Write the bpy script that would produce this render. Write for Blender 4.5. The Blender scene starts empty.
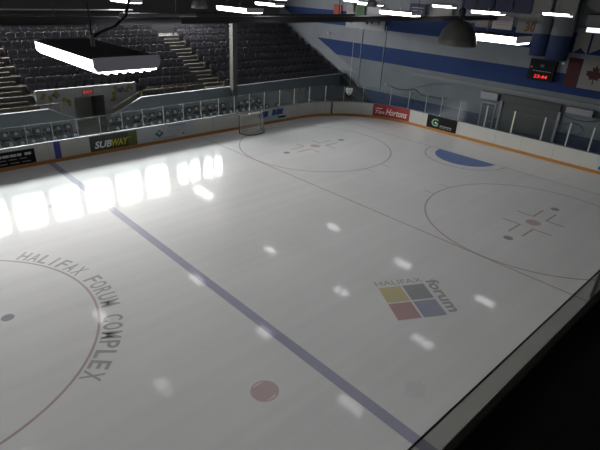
import bpy, math, random
from mathutils import Vector, Matrix
random.seed(7)
S = 0.3048                                   # the place is measured in feet
scn = bpy.context.scene
COL = scn.collection
PI = math.pi

# ------------------------------------------------------------------ materials
MATS = {}
def new_mat(name):
    m = bpy.data.materials.new(name); m.use_nodes = True
    nt = m.node_tree
    for n in list(nt.nodes): nt.nodes.remove(n)
    out = nt.nodes.new('ShaderNodeOutputMaterial')
    return m, nt, out

def mat(name, col, rough=0.6, metal=0.0, var=0.12, scale=3.0, bump=0.0, spec=0.5):
    if name in MATS: return MATS[name]
    m, nt, out = new_mat(name)
    b = nt.nodes.new('ShaderNodeBsdfPrincipled')
    nt.links.new(b.outputs[0], out.inputs[0])
    tc = nt.nodes.new('ShaderNodeTexCoord')
    nz = nt.nodes.new('ShaderNodeTexNoise'); nz.inputs['Scale'].default_value = scale; nz.inputs['Detail'].default_value = 4
    nt.links.new(tc.outputs['Object'], nz.inputs['Vector'])
    mx = nt.nodes.new('ShaderNodeMix'); mx.data_type = 'RGBA'
    mx.inputs[6].default_value = (*[c * (1 - var) for c in col], 1)
    mx.inputs[7].default_value = (*[min(1, c * (1 + var)) for c in col], 1)
    nt.links.new(nz.outputs['Fac'], mx.inputs[0])
    nt.links.new(mx.outputs[2], b.inputs['Base Color'])
    b.inputs['Roughness'].default_value = rough
    b.inputs['Metallic'].default_value = metal
    b.inputs['Specular IOR Level'].default_value = spec
    if bump:
        bp = nt.nodes.new('ShaderNodeBump'); bp.inputs['Strength'].default_value = bump; bp.inputs['Distance'].default_value = 0.01
        nt.links.new(nz.outputs['Fac'], bp.inputs['Height']); nt.links.new(bp.outputs[0], b.inputs['Normal'])
    MATS[name] = m
    return m

def emit(name, col, strength):
    if name in MATS: return MATS[name]
    m, nt, out = new_mat(name)
    e = nt.nodes.new('ShaderNodeEmission'); e.inputs[0].default_value = (*col, 1); e.inputs[1].default_value = strength
    nt.links.new(e.outputs[0], out.inputs[0]); MATS[name] = m
    return m

def lamp_cap():
    if 'lamp_cap_added_glow' in MATS: return MATS['lamp_cap_added_glow']
    m, nt, out = new_mat('lamp_cap_added_glow')
    b = nt.nodes.new('ShaderNodeBsdfPrincipled'); b.inputs['Base Color'].default_value = (.45, .45, .5, 1); b.inputs['Roughness'].default_value = .5
    b.inputs['Emission Color'].default_value = (.85, .87, 1, 1); b.inputs['Emission Strength'].default_value = .055  # faint glow added to the grey end plates, which stay black otherwise
    nt.links.new(b.outputs[0], out.inputs[0]); MATS['lamp_cap_added_glow'] = m
    return m
def glass(name, tint, gloss=0.08, fres=0.9):
    if name in MATS: return MATS[name]
    m, nt, out = new_mat(name)
    t = nt.nodes.new('ShaderNodeBsdfTransparent'); t.inputs[0].default_value = (*tint, 1)
    g = nt.nodes.new('ShaderNodeBsdfGlossy'); g.inputs['Roughness'].default_value = 0.05; g.inputs[0].default_value = (.9, .95, .95, 1)
    fr = nt.nodes.new('ShaderNodeFresnel'); fr.inputs[0].default_value = 1.35
    mu = nt.nodes.new('ShaderNodeMath'); mu.operation = 'MULTIPLY_ADD'; mu.inputs[1].default_value = fres; mu.inputs[2].default_value = gloss * .2
    nt.links.new(fr.outputs[0], mu.inputs[0])
    mx = nt.nodes.new('ShaderNodeMixShader')
    nt.links.new(mu.outputs[0], mx.inputs[0]); nt.links.new(t.outputs[0], mx.inputs[1]); nt.links.new(g.outputs[0], mx.inputs[2])
    nt.links.new(mx.outputs[0], out.inputs[0]); MATS[name] = m
    return m

ICE_ROUGH = 0.34
def ice_mat(name, col, var=0.05):
    """resurfaced ice: milky base under a wet, slightly streaked gloss (streaks run the length of the rink)"""
    if name in MATS: return MATS[name]
    m, nt, out = new_mat(name)
    b = nt.nodes.new('ShaderNodeBsdfPrincipled'); nt.links.new(b.outputs[0], out.inputs[0])
    ge = nt.nodes.new('ShaderNodeNewGeometry')
    mp = nt.nodes.new('ShaderNodeMapping'); mp.inputs['Scale'].default_value = (0.05, 2.2, 1)
    nt.links.new(ge.outputs['Position'], mp.inputs[0])
    n1 = nt.nodes.new('ShaderNodeTexNoise'); n1.inputs['Scale'].default_value = 1.0; n1.inputs['Detail'].default_value = 5
    nt.links.new(mp.outputs[0], n1.inputs['Vector'])
    n2 = nt.nodes.new('ShaderNodeTexNoise'); n2.inputs['Scale'].default_value = 0.25; n2.inputs['Detail'].default_value = 3
    nt.links.new(ge.outputs['Position'], n2.inputs['Vector'])
    ad = nt.nodes.new('ShaderNodeMath'); ad.operation = 'ADD'
    nt.links.new(n1.outputs['Fac'], ad.inputs[0]); nt.links.new(n2.outputs['Fac'], ad.inputs[1])
    mr = nt.nodes.new('ShaderNodeMapRange'); mr.inputs[1].default_value = .7; mr.inputs[2].default_value = 1.3
    nt.links.new(ad.outputs[0], mr.inputs[0])
    mx = nt.nodes.new('ShaderNodeMix'); mx.data_type = 'RGBA'
    mx.inputs[6].default_value = (*[c * (1 - var) for c in col], 1)
    mx.inputs[7].default_value = (*[min(1, c * (1 + var)) for c in col], 1)
    nt.links.new(mr.outputs[0], mx.inputs[0]); nt.links.new(mx.outputs[2], b.inputs['Base Color'])
    rr = nt.nodes.new('ShaderNodeMapRange'); rr.inputs[3].default_value = ICE_ROUGH - .04; rr.inputs[4].default_value = ICE_ROUGH + .06
    nt.links.new(n1.outputs['Fac'], rr.inputs[0]); nt.links.new(rr.outputs[0], b.inputs['Roughness'])
    b.inputs['IOR'].default_value = 1.31; b.inputs['Specular IOR Level'].default_value = .17; b.inputs['Coat Weight'].default_value = .5; b.inputs['Coat Roughness'].default_value = .06; b.inputs['Coat IOR'].default_value = 1.31
    mp2 = nt.nodes.new('ShaderNodeMapping'); mp2.inputs['Scale'].default_value = (0.12, 5.0, 1)
    nt.links.new(ge.outputs['Position'], mp2.inputs[0])
    n3 = nt.nodes.new('ShaderNodeTexNoise'); n3.inputs['Scale'].default_value = 1.0; n3.inputs['Detail'].default_value = 3
    nt.links.new(mp2.outputs[0], n3.inputs['Vector'])
    bp = nt.nodes.new('ShaderNodeBump'); bp.inputs['Strength'].default_value = 0.5; bp.inputs['Distance'].default_value = 0.004
    nt.links.new(n3.outputs['Fac'], bp.inputs['Height']); nt.links.new(bp.outputs[0], b.inputs['Normal']); nt.links.new(bp.outputs[0], b.inputs['Coat Normal'])
    MATS[name] = m
    return m

# ------------------------------------------------------------------ mesh builder (feet in, metres out)
class MB:
    def __init__(s): s.v = []; s.f = []; s.sm = []
    def add(s, vs, fs, smooth=False):
        o = len(s.v); s.v += [tuple(p) for p in vs]
        for f in fs: s.f.append(tuple(o + i for i in f)); s.sm.append(smooth)
        return s
    def box(s, x0, x1, y0, y1, z0, z1):
        if x0 > x1: x0, x1 = x1, x0
        if y0 > y1: y0, y1 = y1, y0
        if z0 > z1: z0, z1 = z1, z0
        v = [(x, y, z) for z in (z0, z1) for y in (y0, y1) for x in (x0, x1)]
        return s.add(v, [(0, 2, 3, 1), (4, 5, 7, 6), (0, 1, 5, 4), (2, 6, 7, 3), (0, 4, 6, 2), (1, 3, 7, 5)])
    def prism(s, poly, axis, a, b):
        """2D polygon extruded along an axis; poly is (y,z) for x, (x,z) for y, (x,y) for z"""
        def P(p, t): return (t, p[0], p[1]) if axis == 'x' else (p[0], t, p[1]) if axis == 'y' else (p[0], p[1], t)
        n = len(poly)
        v = [P(p, a) for p in poly] + [P(p, b) for p in poly]
        f = [tuple(range(n))[::-1], tuple(range(n, 2 * n))] + [(i, (i + 1) % n, n + (i + 1) % n, n + i) for i in range(n)]
        return s.add(v, f)
    def tube(s, pts, r, n=8, cap=True, smooth=True):
        pts = [Vector(p) for p in pts]; rings = []
        up = Vector((0, 0, 1)); prev = None
        for i, p in enumerate(pts):
            d = (pts[min(i + 1, len(pts) - 1)] - pts[max(i - 1, 0)]).normalized()
            if prev is None:
                a = up if abs(d.z) < .9 else Vector((1, 0, 0)); u = d.cross(a).normalized()
            else: u = (prev - d * prev.dot(d)).normalized()
            prev = u; w = d.cross(u)
            rr = r[i] if isinstance(r, (list, tuple)) else r
            rings.append([p + (u * math.cos(2 * PI * k / n) + w * math.sin(2 * PI * k / n)) * rr for k in range(n)])
        v = [q for R in rings for q in R]; f = []
        for i in range(len(rings) - 1):
            for k in range(n): f.append((i * n + k, i * n + (k + 1) % n, (i + 1) * n + (k + 1) % n, (i + 1) * n + k))
        s.add(v, f, smooth)
        if cap:
            s.add(rings[0], [tuple(range(n))[::-1]]); s.add(rings[-1], [tuple(range(n))])
        return s
    def lathe(s, prof, c, n=24, smooth=True):
        v = []; f = []; m = len(prof)
        for k in range(n):
            a = 2 * PI * k / n
            v += [(c[0] + r * math.cos(a), c[1] + r * math.sin(a), c[2] + z) for r, z in prof]
        for k in range(n):
            for i in range(m - 1): f.append((k * m + i, ((k + 1) % n) * m + i, ((k + 1) % n) * m + i + 1, k * m + i + 1))
        return s.add(v, f, smooth)
    def shell(s, fn, nu, nv, thick):
        """curved sheet with thickness; fn(u,v) -> point, thickness along -y"""
        A = [[Vector(fn(i / nu, j / nv)) for i in range(nu + 1)] for j in range(nv + 1)]
        v = [p for r in A for p in r]; N = len(v); v += [p + Vector((0, -thick, 0)) for p in v[:N]]
        f = []; w = nu + 1
        for j in range(nv):
            for i in range(nu):
                q = (j * w + i, j * w + i + 1, (j + 1) * w + i + 1, (j + 1) * w + i); f.append(q[::-1]); f.append(tuple(N + k for k in q))
        for i in range(nu): f.append((i, i + 1, N + i + 1, N + i)); f.append((nv * w + i + 1, nv * w + i, N + nv * w + i, N + nv * w + i + 1))
        for j in range(nv): f.append(((j + 1) * w, j * w, N + j * w, N + (j + 1) * w)); f.append((j * w + nu, (j + 1) * w + nu, N + (j + 1) * w + nu, N + j * w + nu))
        return s.add(v, f, True)
    def flat(s, outer, z):                     # polygon lying on the ice, facing up
        if sum(outer[i - 1][0] * outer[i][1] - outer[i][0] * outer[i - 1][1] for i in range(len(outer))) < 0: outer = outer[::-1]
        return s.add([(x, y, z) for x, y in outer], [tuple(range(len(outer)))])
    def ring(s, c, r0, r1, z, a0=0, a1=2 * PI, n=96):
        v = []; f = []
        for k in range(n + 1):
            a = a0 + (a1 - a0) * k / n
            v += [(c[0] + r0 * math.cos(a), c[1] + r0 * math.sin(a), z), (c[0] + r1 * math.cos(a), c[1] + r1 * math.sin(a), z)]
        for k in range(n): f.append((2 * k, 2 * k + 1, 2 * k + 3, 2 * k + 2))
        return s.add(v, f)
    def build(s, name, m, parent=None, world=True):
        off = Vector((0, 0, 0))
        if parent is not None and world:
            p = parent
            while p is not None: off += p.location; p = p.parent
        me = bpy.data.meshes.new(name)
        me.from_pydata([Vector(p) * S - off for p in s.v], [], s.f)
        me.polygons.foreach_set('use_smooth', s.sm); me.update()
        me.materials.append(m)
        o = bpy.data.objects.new(name, me); COL.objects.link(o)
        if parent is not None: o.parent = parent
        return o

def tag(o, label, cat, group=None):
    o['label'] = label; o['category'] = cat
    if group: o['group'] = group
    return o
def thing(name, label, cat, loc=(0, 0, 0), group=None):
    o = bpy.data.objects.new(name, None); COL.objects.link(o)
    o.location = Vector(loc) * S; o.empty_display_size = .1
    return tag(o, label, cat, group)
def struct(o, label=None, cat=None):
    o['kind'] = 'structure'
    if label: o['label'] = label
    if cat: o['category'] = cat
    return o
def dup(root, loc, label, group=None):
    r = root.copy(); COL.objects.link(r); r.location = Vector(loc) * S; r['label'] = label
    if group: r['group'] = group
    for ch in list(root.children):
        c = ch.copy(); COL.objects.link(c); c.parent = r
        for g in list(ch.children):
            d = g.copy(); COL.objects.link(d); d.parent = c
    return r
def text_pts(body, size, shear=0.0, extrude=0.0, bold=0.0):
    """lettering as vertices and faces in its own plane (u right, v up), in feet"""
    cu = bpy.data.curves.new('lettering', 'FONT'); cu.body = body; cu.size = size; cu.shear = shear; cu.offset = bold
    cu.resolution_u = 3
    ob = bpy.data.objects.new('lettering', cu); COL.objects.link(ob)
    dg = bpy.context.evaluated_depsgraph_get()
    me = bpy.data.meshes.new_from_object(ob.evaluated_get(dg))
    vs = [(v.co.x, v.co.y) for v in me.vertices]; fs = [tuple(p.vertices) for p in me.polygons]
    bpy.data.objects.remove(ob); bpy.data.curves.remove(cu); bpy.data.meshes.remove(me)
    return vs, fs
def fit_text(body, w, h, **k):
    vs, fs = text_pts(body, 1.0, **k)
    x0 = min(v[0] for v in vs); x1 = max(v[0] for v in vs); y0 = min(v[1] for v in vs); y1 = max(v[1] for v in vs)
    return [((x - x0) / (x1 - x0) * w, (y - y0) / (y1 - y0) * h) for x, y in vs], fs
def place_text(mb, vf, fn, flip=False):
    vs, fs = vf
    mb.add([fn(u, v) for u, v in vs], [f[::-1] for f in fs] if flip else fs); return mb

ORD = ['zeroth', 'first', 'second', 'third', 'fourth', 'fifth', 'sixth', 'seventh', 'eighth', 'ninth', 'tenth', 'eleventh', 'twelfth', 'thirteenth',
       'fourteenth', 'fifteenth', 'sixteenth', 'seventeenth', 'eighteenth', 'nineteenth', 'twentieth', 'twenty-first', 'twenty-second', 'twenty-third', 'twenty-fourth', 'twenty-fifth', 'twenty-sixth', 'twenty-seventh']

# colours
M_white_board = mat('white_board_plastic', (.47, .47, .435), .45, var=.06)
M_kick = mat('yellow_kick_plastic', (.38, .17, .03), .45, var=.15)
M_steel = mat('galvanised_steel', (.55, .56, .56), .4, .6)
M_alu = mat('pale_aluminium', (.36, .38, .38), .5, .1)
M_seat = mat('charcoal_seat_plastic', (.085, .083, .094), .75, var=.15, spec=.2)
M_seat_low = mat('dark_blue_grey_seat_plastic', (.020, .023, .032), .38, var=.15, spec=.25)
M_conc = mat('dark_stand_concrete', (.10, .095, .085), .8, var=.25, bump=.3)
M_nose = mat('worn_step_edge_paint', (.095, .086, .058), .6, var=.3)
M_parapet = mat('blue_grey_parapet_paint', (.13, .165, .19), .5, var=.08)
M_cap = mat('pale_parapet_cap', (.26, .28, .30), .4, var=.05)
M_rail = mat('yellow_rail_paint', (.26, .22, .08), .45, var=.2)
M_dark = mat('black_painted_steel', (.02, .02, .024), .5, var=.2)
M_beam = mat('dark_beam_paint', (.03, .027, .03), .45, var=.2)
M_grey = mat('light_grey_sheet_metal', (.2, .2, .215), .45, .1)
M_black = mat('black_sign_face', (.010, .010, .012), .6, var=.1, spec=.12)
M_sign_white = mat('white_sign_paint', (.75, .75, .75), .45, var=.05)
M_red = mat('red_sign_face', (.26, .012, .018), .5, var=.1)
M_navy = mat('navy_sign_paint', (.02, .04, .17), .4, var=.1)
M_pillar = mat('grey_pillar_paint', (.085, .085, .08), .6, var=.15)
M_dome = mat('spun_metal_shade', (.36, .355, .34), .45, .2, var=.15)
M_glass = glass('clear_rink_glass', (.91, .94, .94), .08, .55)
M_tint = glass('smoky_guard_glass', (.70, .70, .685), .1, .04)
M_lamp = emit('lit_lamp_diffuser', (.97, .97, 1.0), 12)
M_tube = emit('lit_lamp_tube', (.97, .97, 1.0), 12)
M_window = emit('bright_window_daylight', (1.0, .99, .97), 48)
M_led = emit('red_led_digits', (1.0, .05, .04), 1.3)
M_exit = emit('lit_exit_letters', (1.0, .12, .10), .6)

# ------------------------------------------------------------------ rink outline
HW, EX, RC, XM = 40.2, 11.3, 19.0, 150.0
L1 = XM - (-EX + RC); LA = RC * PI / 2; L2 = 2 * (HW - RC)
STOT = 2 * L1 + 2 * LA + L2
def path(s, off=0.0):
    """point on the boards line; off > 0 moves outward from the ice"""
    if s < L1: p, n = (XM - s, -HW), (0, -1)
    elif s < L1 + LA:
        a = (s - L1) / RC; n = (-math.sin(a), -math.cos(a)); p = (-EX + RC + RC * n[0], -HW + RC + RC * n[1])
    elif s < L1 + LA + L2: p, n = (-EX, -HW + RC + s - L1 - LA), (-1, 0)
    elif s < L1 + 2 * LA + L2:
        a = (s - L1 - LA - L2) / RC; n = (-math.cos(a), math.sin(a)); p = (-EX + RC + RC * n[0], HW - RC + RC * n[1])
    else: p, n = (-EX + RC + s - L1 - 2 * LA - L2, HW), (0, 1)
    return (p[0] + n[0] * off, p[1] + n[1] * off)
def srange(a, b, step=1.0):
    marks = [a] + [x for x in (L1, L1 + LA, L1 + LA + L2, L1 + 2 * LA + L2) if a < x < b] + [b]
    out = []
    for i in range(len(marks) - 1):
        straight = any(lo - 1e-6 <= marks[i] and marks[i + 1] <= hi + 1e-6 for lo, hi in ((0, L1), (L1 + LA, L1 + LA + L2), (L1 + 2 * LA + L2, STOT)))
        n = 1 if straight else max(1, int((marks[i + 1] - marks[i]) / step))
        out += [marks[i] + (marks[i + 1] - marks[i]) * k / n for k in range(n)]
    return out + [b]
def strip(mb, a, b, off0, off1, z0, z1, step=1.0):
    """a wall following the boards from a to b, between two offsets and two heights"""
    ss = srange(a, b, step); v = []; f = []
    for s_ in ss:
        p, q = path(s_, off0), path(s_, off1)
        v += [(p[0], p[1], z0), (p[0], p[1], z1), (q[0], q[1], z1), (q[0], q[1], z0)]
    for i in range(len(ss) - 1):
        for k in range(4): f.append((4 * i + k, 4 * i + (k + 1) % 4, 4 * i + 4 + (k + 1) % 4, 4 * i + 4 + k))
    n = len(ss) - 1
    f += [(3, 2, 1, 0), (4 * n, 4 * n + 1, 4 * n + 2, 4 * n + 3)]
    return mb.add(v, f)

# ------------------------------------------------------------------ ice and its painted marks
ICE = (.745, .745, .735)
ol = [path(s_, .15) for s_ in srange(0, STOT, 1.0)]
ice = struct(MB().prism(ol[::-1], 'z', -.12, 0.0).build('ice_sheet', ice_mat('resurfaced_ice', ICE)), 'grey white resurfaced skating ice', 'ice')
def tint(c, k): return tuple(ICE[i] * (1 - k) + c[i] * k for i in range(3))
I_red = ice_mat('faded_red_ice_paint', tint((.26, .06, .08), .50))
I_pink = ice_mat('faded_red_spot_paint', tint((.36, .08, .09), .45))
I_blue = ice_mat('faded_blue_ice_paint', tint((.10, .10, .30), .55))
I_crease = ice_mat('crease_blue_ice_paint', (.15, .23, .47))
I_ink = ice_mat('dark_ice_lettering', tint((.08, .08, .09), .50))
I_yel = ice_mat('yellow_ice_logo', tint((.52, .40, .06), .60))
I_gry = ice_mat('grey_ice_logo', tint((.12, .13, .15), .62))
I_rd2 = ice_mat('red_ice_logo', tint((.36, .08, .09), .60))
I_bl2 = ice_mat('blue_ice_logo', tint((.10, .11, .26), .60))
I_dot = ice_mat('blue_dot_ice_paint', tint((.06, .06, .12), .60))
Z1, Z2, Z3 = .006, .012, .018
def xline(x, w, y0, y1, name, m, z=Z1): return MB().flat([(x - w / 2, y0), (x + w / 2, y0), (x + w / 2, y1), (x - w / 2, y1)], z).build(name, m, ice)
xline(63.9, 1.0, -HW, HW, 'blue_line', I_blue)
xline(114, 1.0, -HW, HW, 'blue_line', I_blue)
xline(35.1, .22, -HW + .2, HW - .2, 'free_play_line', I_red)
xline(0, .2, -38.2, 38.2, 'goal_line', I_red)
MB().ring((89, 0), 14.85, 15.08, Z1).build('center_circle', I_red, ice)
def disc(c, r, name, m, z=Z2, n=28): return MB().flat([(c[0] + r * math.cos(2 * PI * k / n), c[1] + r * math.sin(2 * PI * k / n)) for k in range(n)], z).build(name, m, ice)
for yy in (22, -22):
    MB().ring((20, yy), 14.86, 15.1, Z1).build('faceoff_circle', I_red, ice)
    disc((20, yy), 1.0, 'faceoff_spot', I_pink)
    for sx in (-7.6, 7.6): disc((20 + sx, yy), .62, 'ringette_dot', I_dot)
    for sx in (-1, 1):
        for sy in (-1, 1):
            b = MB(); x0, y0 = 20 + 2 * sx, yy + .8 * sy
            b.flat([(x0, y0), (x0 + sx * 3.6, y0), (x0 + sx * 3.6, y0 + sy * .3), (x0, y0 + sy * .3)][::sx * sy], Z1)
            b.flat([(x0, y0), (x0 + sx * .3, y0), (x0 + sx * .3, y0 + sy * 2.7), (x0, y0 + sy * 2.6)][::sx * sy], Z1 + .001)
            b.build('faceoff_hash_mark', I_red, ice)
    for sx in (-1, 1):
        for q in (-1, 1):
            sy = 1 if yy > 0 else -1
            for side in (-1, 1):
                y0 = yy + side * 15.0
                MB().flat([(20 + q * 2.2 - .09, y0), (20 + q * 2.2 + .09, y0), (20 + q * 2.2 + .09, y0 + side * 1.8), (20 + q * 2.2 - .09, y0 + side * 1.8)][::side], Z1).build('circle_hash_mark', I_red, ice) if sx == 1 else None
for sx in (-1, 1): disc((89 + sx * 7.7, 0.2), .55, 'ringette_dot', I_dot)
disc((89, 0), .5, 'center_spot', I_dot)
# neutral zone spot with its pale segments
for yy in (22.3, -22.3):
    c = (69.1, yy)
    MB().ring(c, .98, 1.12, Z1, n=40).build('faceoff_spot_rim', I_pink, ice)
    pts = []
    for k in range(15): a = -1.0 + 2.0 * k / 14; pts.append((c[0] + .98 * math.sin(a), c[1] + .98 * math.cos(a)))
    for k in range(15): a = -1.0 + 2.0 * k / 14; pts.append((c[0] - .98 * math.sin(a), c[1] - .98 * math.cos(a)))
    MB().flat([(c[0] + (q[1] - c[1]), c[1] - (q[0] - c[0])) for q in pts], Z1).build('faceoff_spot', I_pink, ice)
# crease and the larger ringette crease
MB().flat([(0, -6)] + [(6 * math.cos(-PI / 2 + PI * k / 40), 6 * math.sin(-PI / 2 + PI * k / 40)) for k in range(1, 40)] + [(0, 6)], Z2).build('goal_crease', I_crease, ice)
MB().ring((0, 0), 7.85, 8.05, Z1, -PI / 2, PI / 2, 60).build('ringette_crease', I_blue, ice)
# lettering round the centre circle
msg = 'HALIFAX FORUM COMPLEX'
b = MB()
for i, ch in enumerate(msg):
    if ch == ' ': continue
    ang = math.radians(220.6 - i * 4.5)
    er = Vector((math.cos(ang), math.sin(ang))); et = Vector((math.sin(ang), -math.cos(ang)))
    w = 1.02 if ch not in 'I' else .3
    vf = fit_text(ch, w, 1.75, bold=.02)
    def fn(u, v, er=er, et=et, w=w):
        p = Vector((89, 0)) + er * (15.3 + v) + et * (u - w / 2); return (p.x, p.y, Z2)
    place_text(b, vf, fn)
b.build('center_ice_lettering', I_ink, ice)
MB().flat([(59.9 + (1.1 + .25 * math.sin(3 * k)) * math.cos(k * PI / 10), 29.9 + (.8 + .2 * math.cos(5 * k)) * math.sin(k * PI / 10)) for k in range(20)], Z1).build('ice_smudge', ice_mat('grey_ice_smudge', tint((.4, .4, .41), .12)), ice)
# four colour square logo
e1 = Vector((-.875, .484)); e2 = Vector((.52, .854)); O = Vector((50.62, 18.72))
def lg(u, v): p = O + e1 * u + e2 * v; return (p.x, p.y)
for (u, v, m, nm) in ((0, 0, I_yel, 'yellow'), (2.75, 0, I_gry, 'grey'), (0, 2.95, I_rd2, 'red'), (2.75, 2.95, I_bl2, 'blue')):
    o = MB().flat([lg(u, v), lg(u + 2.5, v), lg(u + 2.5, v + 2.7), lg(u, v + 2.7)][::-1], Z2).build('logo_square', m, ice); o['label'] = nm + ' logo square'
b = MB(); place_text(b, fit_text('HALIFAX', 5.5, .85), lambda u, v: (*lg(u - .1, -.3 - v * -1 - .85), Z2) if False else (*lg(u - .1, -.35 - v), Z2)); b.build('logo_lettering', I_ink, ice)
b = MB(); place_text(b, fit_text('forum', 5.6, 1.5, bold=.035), lambda u, v: (*lg(5.65 + v, -.6 + u * 1.06), Z2)); b.build('logo_lettering', I_ink, ice)

# ------------------------------------------------------------------ dasher boards
boards = thing('rink_boards', 'white dasher boards with an orange yellow kick strip ringing the ice', 'rink boards', (50, -40.2, 0))
strip(MB(), 0, STOT, 0, .45, -.1, 3.45).build('board_panel', M_white_board, boards)
strip(MB(), 0, STOT, -.05, 0, .02, .62).build('kick_plate', M_kick, boards)
strip(MB(), 0, STOT, -.04, .5, 3.45, 3.55).build('cap_rail', mat('dark_cap_rail', (.10, .11, .15), .4), boards)
sb = XM - 62.6
strip(MB(), sb - .5, sb + .5, -.06, -.005, .62, 3.45).build('blue_line_mark', mat('blue_board_stripe', (.035, .04, .26), .4), boards)
strip(MB(), 151.5, 151.85, -.06, -.005, .62, 3.45).build('goal_line_mark', mat('dark_red_board_stripe', (.10, .02, .025), .4), boards)
b = MB()
for s_ in list(range(62, 152, 8)) + [159, 167, 175, 184.5, 193, 198.6, 205, 213]: strip(b, s_, s_ + .06, -.012, 0, .62, 3.45)
b.build('panel_joint', mat('board_joint_grey', (.25, .25, .25), .6), boards)

# ------------------------------------------------------------------ advertisements on the boards
def on_board(s0, z0, off=-.045): return lambda u, v: (*path(s0 + u, off), z0 + v)
def ad(name_label, s0, s1, z0, z1, m, face=True):
    p = path((s0 + s1) / 2, -.02)
    t = thing('advertising_panel', name_label, 'advertisement', (p[0], p[1], z0), 'advertising panels on the rink boards')
    if face: strip(MB(), s0, s1, -.028, -.004, z0, z1, .5).build('panel_face', m, t)
    return t.children[0]
def bars(t, rects, m, name, s0, z0):
    b = MB()
    for (u0, u1, v0, v1) in rects: strip(b, s0 + u0, s0 + u1, -.05, -.03, z0 + v0, z0 + v1, .5)
    return b.build(name, m, t)
# far left black panel
s0 = XM - 80
t = ad('black advertising panel with a white headline left of the blue stripe', s0, XM - 66.1, .64, 3.0, M_black)
bars(t, [(.6 + 1.07 * k, .6 + 1.07 * k + (.95 if k % 5 else .6), 1.45, 1.85) for k in range(12)], mat('white_print', (.5, .5, .5), .4), 'headline_lettering', s0, .64)
bars(t, [(1 + 1.5 * k, 2.1 + 1.5 * k, .95, 1.08) for k in range(8)] + [(1.6 + 1.7 * k, 2.9 + 1.7 * k, .35, .5) for k in range(7)], mat('grey_print', (.22, .22, .22), .4), 'small_lettering', s0, .64)
# sandwich shop panel
s0 = XM - 57.2
t = ad('dark green advertising panel with slanted white and yellow letters', s0, XM - 48.5, .64, 3.35, mat('dark_green_sign_face', (.035, .05, .025), .4))
bars(t, [(7.0, 8.7, 0, 2.7)], mat('olive_sign_face', (.09, .10, .02), .4), 'olive_band', s0, .65)
b = MB(); place_text(b, fit_text('SUB', 3.1, 1.25, shear=.25, bold=.03), on_board(s0 + .75, 1.1, -.055)); b.build('white_lettering', mat('white_logo_print', (.8, .82, .82), .4), t)
b = MB(); place_text(b, fit_text('WAY', 3.1, 1.25, shear=.25, bold=.03), on_board(s0 + 3.85, 1.1, -.055)); b.build('yellow_lettering', mat('yellow_logo_print', (.55, .55, .02), .4), t)
b = MB(); place_text(b, fit_text('TM', .45, .25), on_board(s0 + 6.95, 2.15, -.055)); b.build('trademark_lettering', mat('yellow_logo_print', (.55, .55, .02), .4), t)
# white panel with diamond logo
s0 = XM - 48.3
t = ad('white advertising panel with a teal diamond logo and grey text lines', s0, XM - 36.0, .66, 3.4, mat('bluish_white_sign_face', (.42, .45, .48), .5, var=.04))
def diamond(cu, cv, ru, rv, m, nm):
    b = MB(); pts = [path(s0 + cu - ru, -.05), path(s0 + cu, -.05), path(s0 + cu + ru, -.05)]
    b.add([(*pts[0], cv), (*pts[1], cv - rv), (*pts[2], cv), (*pts[1], cv + rv)], [(0, 1, 2, 3)]); b.build(nm, m, t)
diamond(4.3, 1.95, .95, .75, mat('teal_logo_print', (.03, .13, .13), .4), 'diamond_logo')
b = MB(); p = [path(s0 + 4.3 + q, -.06) for q in (-.45, 0, .45)]
b.add([(*p[0], 2.1), (*p[1], 1.75), (*p[2], 2.1), (*p[1], 2.45)], [(0, 1, 2, 3)]); b.build('logo_highlight', mat('pale_green_logo_print', (.35, .45, .40), .4), t)
bars(t, [(6 + .7 * k, 6.55 + .7 * k, 2.0, 2.16) for k in range(6)] + [(6 + .62 * k, 6.45 + .62 * k, 1.6, 1.72) for k in range(6)] + [(6 + .66 * k, 6.5 + .66 * k, 1.25, 1.37) for k in range(5)], mat('grey_sign_print', (.30, .30, .32), .4), 'text_lines', s0, .66)
bars(t, [(6.2 + .8 * k, 6.85 + .8 * k, 2.38, 2.52) for k in range(5)], mat('dark_grey_sign_print', (.10, .10, .12), .4), 'text_headline', s0, .66)
bars(t, [(3.2, 7.8, .3, .42)], mat('teal_blue_sign_print', (.12, .27, .36), .4), 'underline', s0, .66)
bars(t, [(9.3, 9.7, .5, .75)], M_black, 'dot_mark', s0, .66)
# blue slanted panel by the net
s0 = 130.2
t = ad('white advertising panel with slanted navy marks beside the hockey net', s0, 138.3, .66, 3.35, mat('bluish_white_sign_face', (.42, .45, .48), .5, var=.04))
b = MB()
for (u0, u1, v0, v1) in ((-.1, 1.2, 1.0, 2.4), (1.3, 2.5, 1.0, 2.4), (3.7, 4.9, 1.1, 2.5), (5.0, 6.9, 1.1, 2.5)):
    for q in range(2):
        uu = u0 + (u1 - u0) * q / 2; p = [path(s0 + uu + d, -.05) for d in (0, (u1 - u0) / 2, (u1 - u0) / 2 + .25, .25)]
        b.add([(*p[0], .66 + v0 + .18 * q), (*p[1], .66 + v0), (*p[2], .66 + v1), (*p[3], .66 + v1 - .12 * q)], [(0, 1, 2, 3)])
b.build('navy_logo', M_navy, t)
bars(t, [(.5, 7, .78, .98), (1.6, 4, .45, .62)], mat('light_blue_sign_print', (.22, .42, .62), .4), 'light_blue_swoosh', s0, .66)
bars(t, [(5.6, 7.9, .35, .75)], M_black, 'black_caption', s0, .66)
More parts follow.
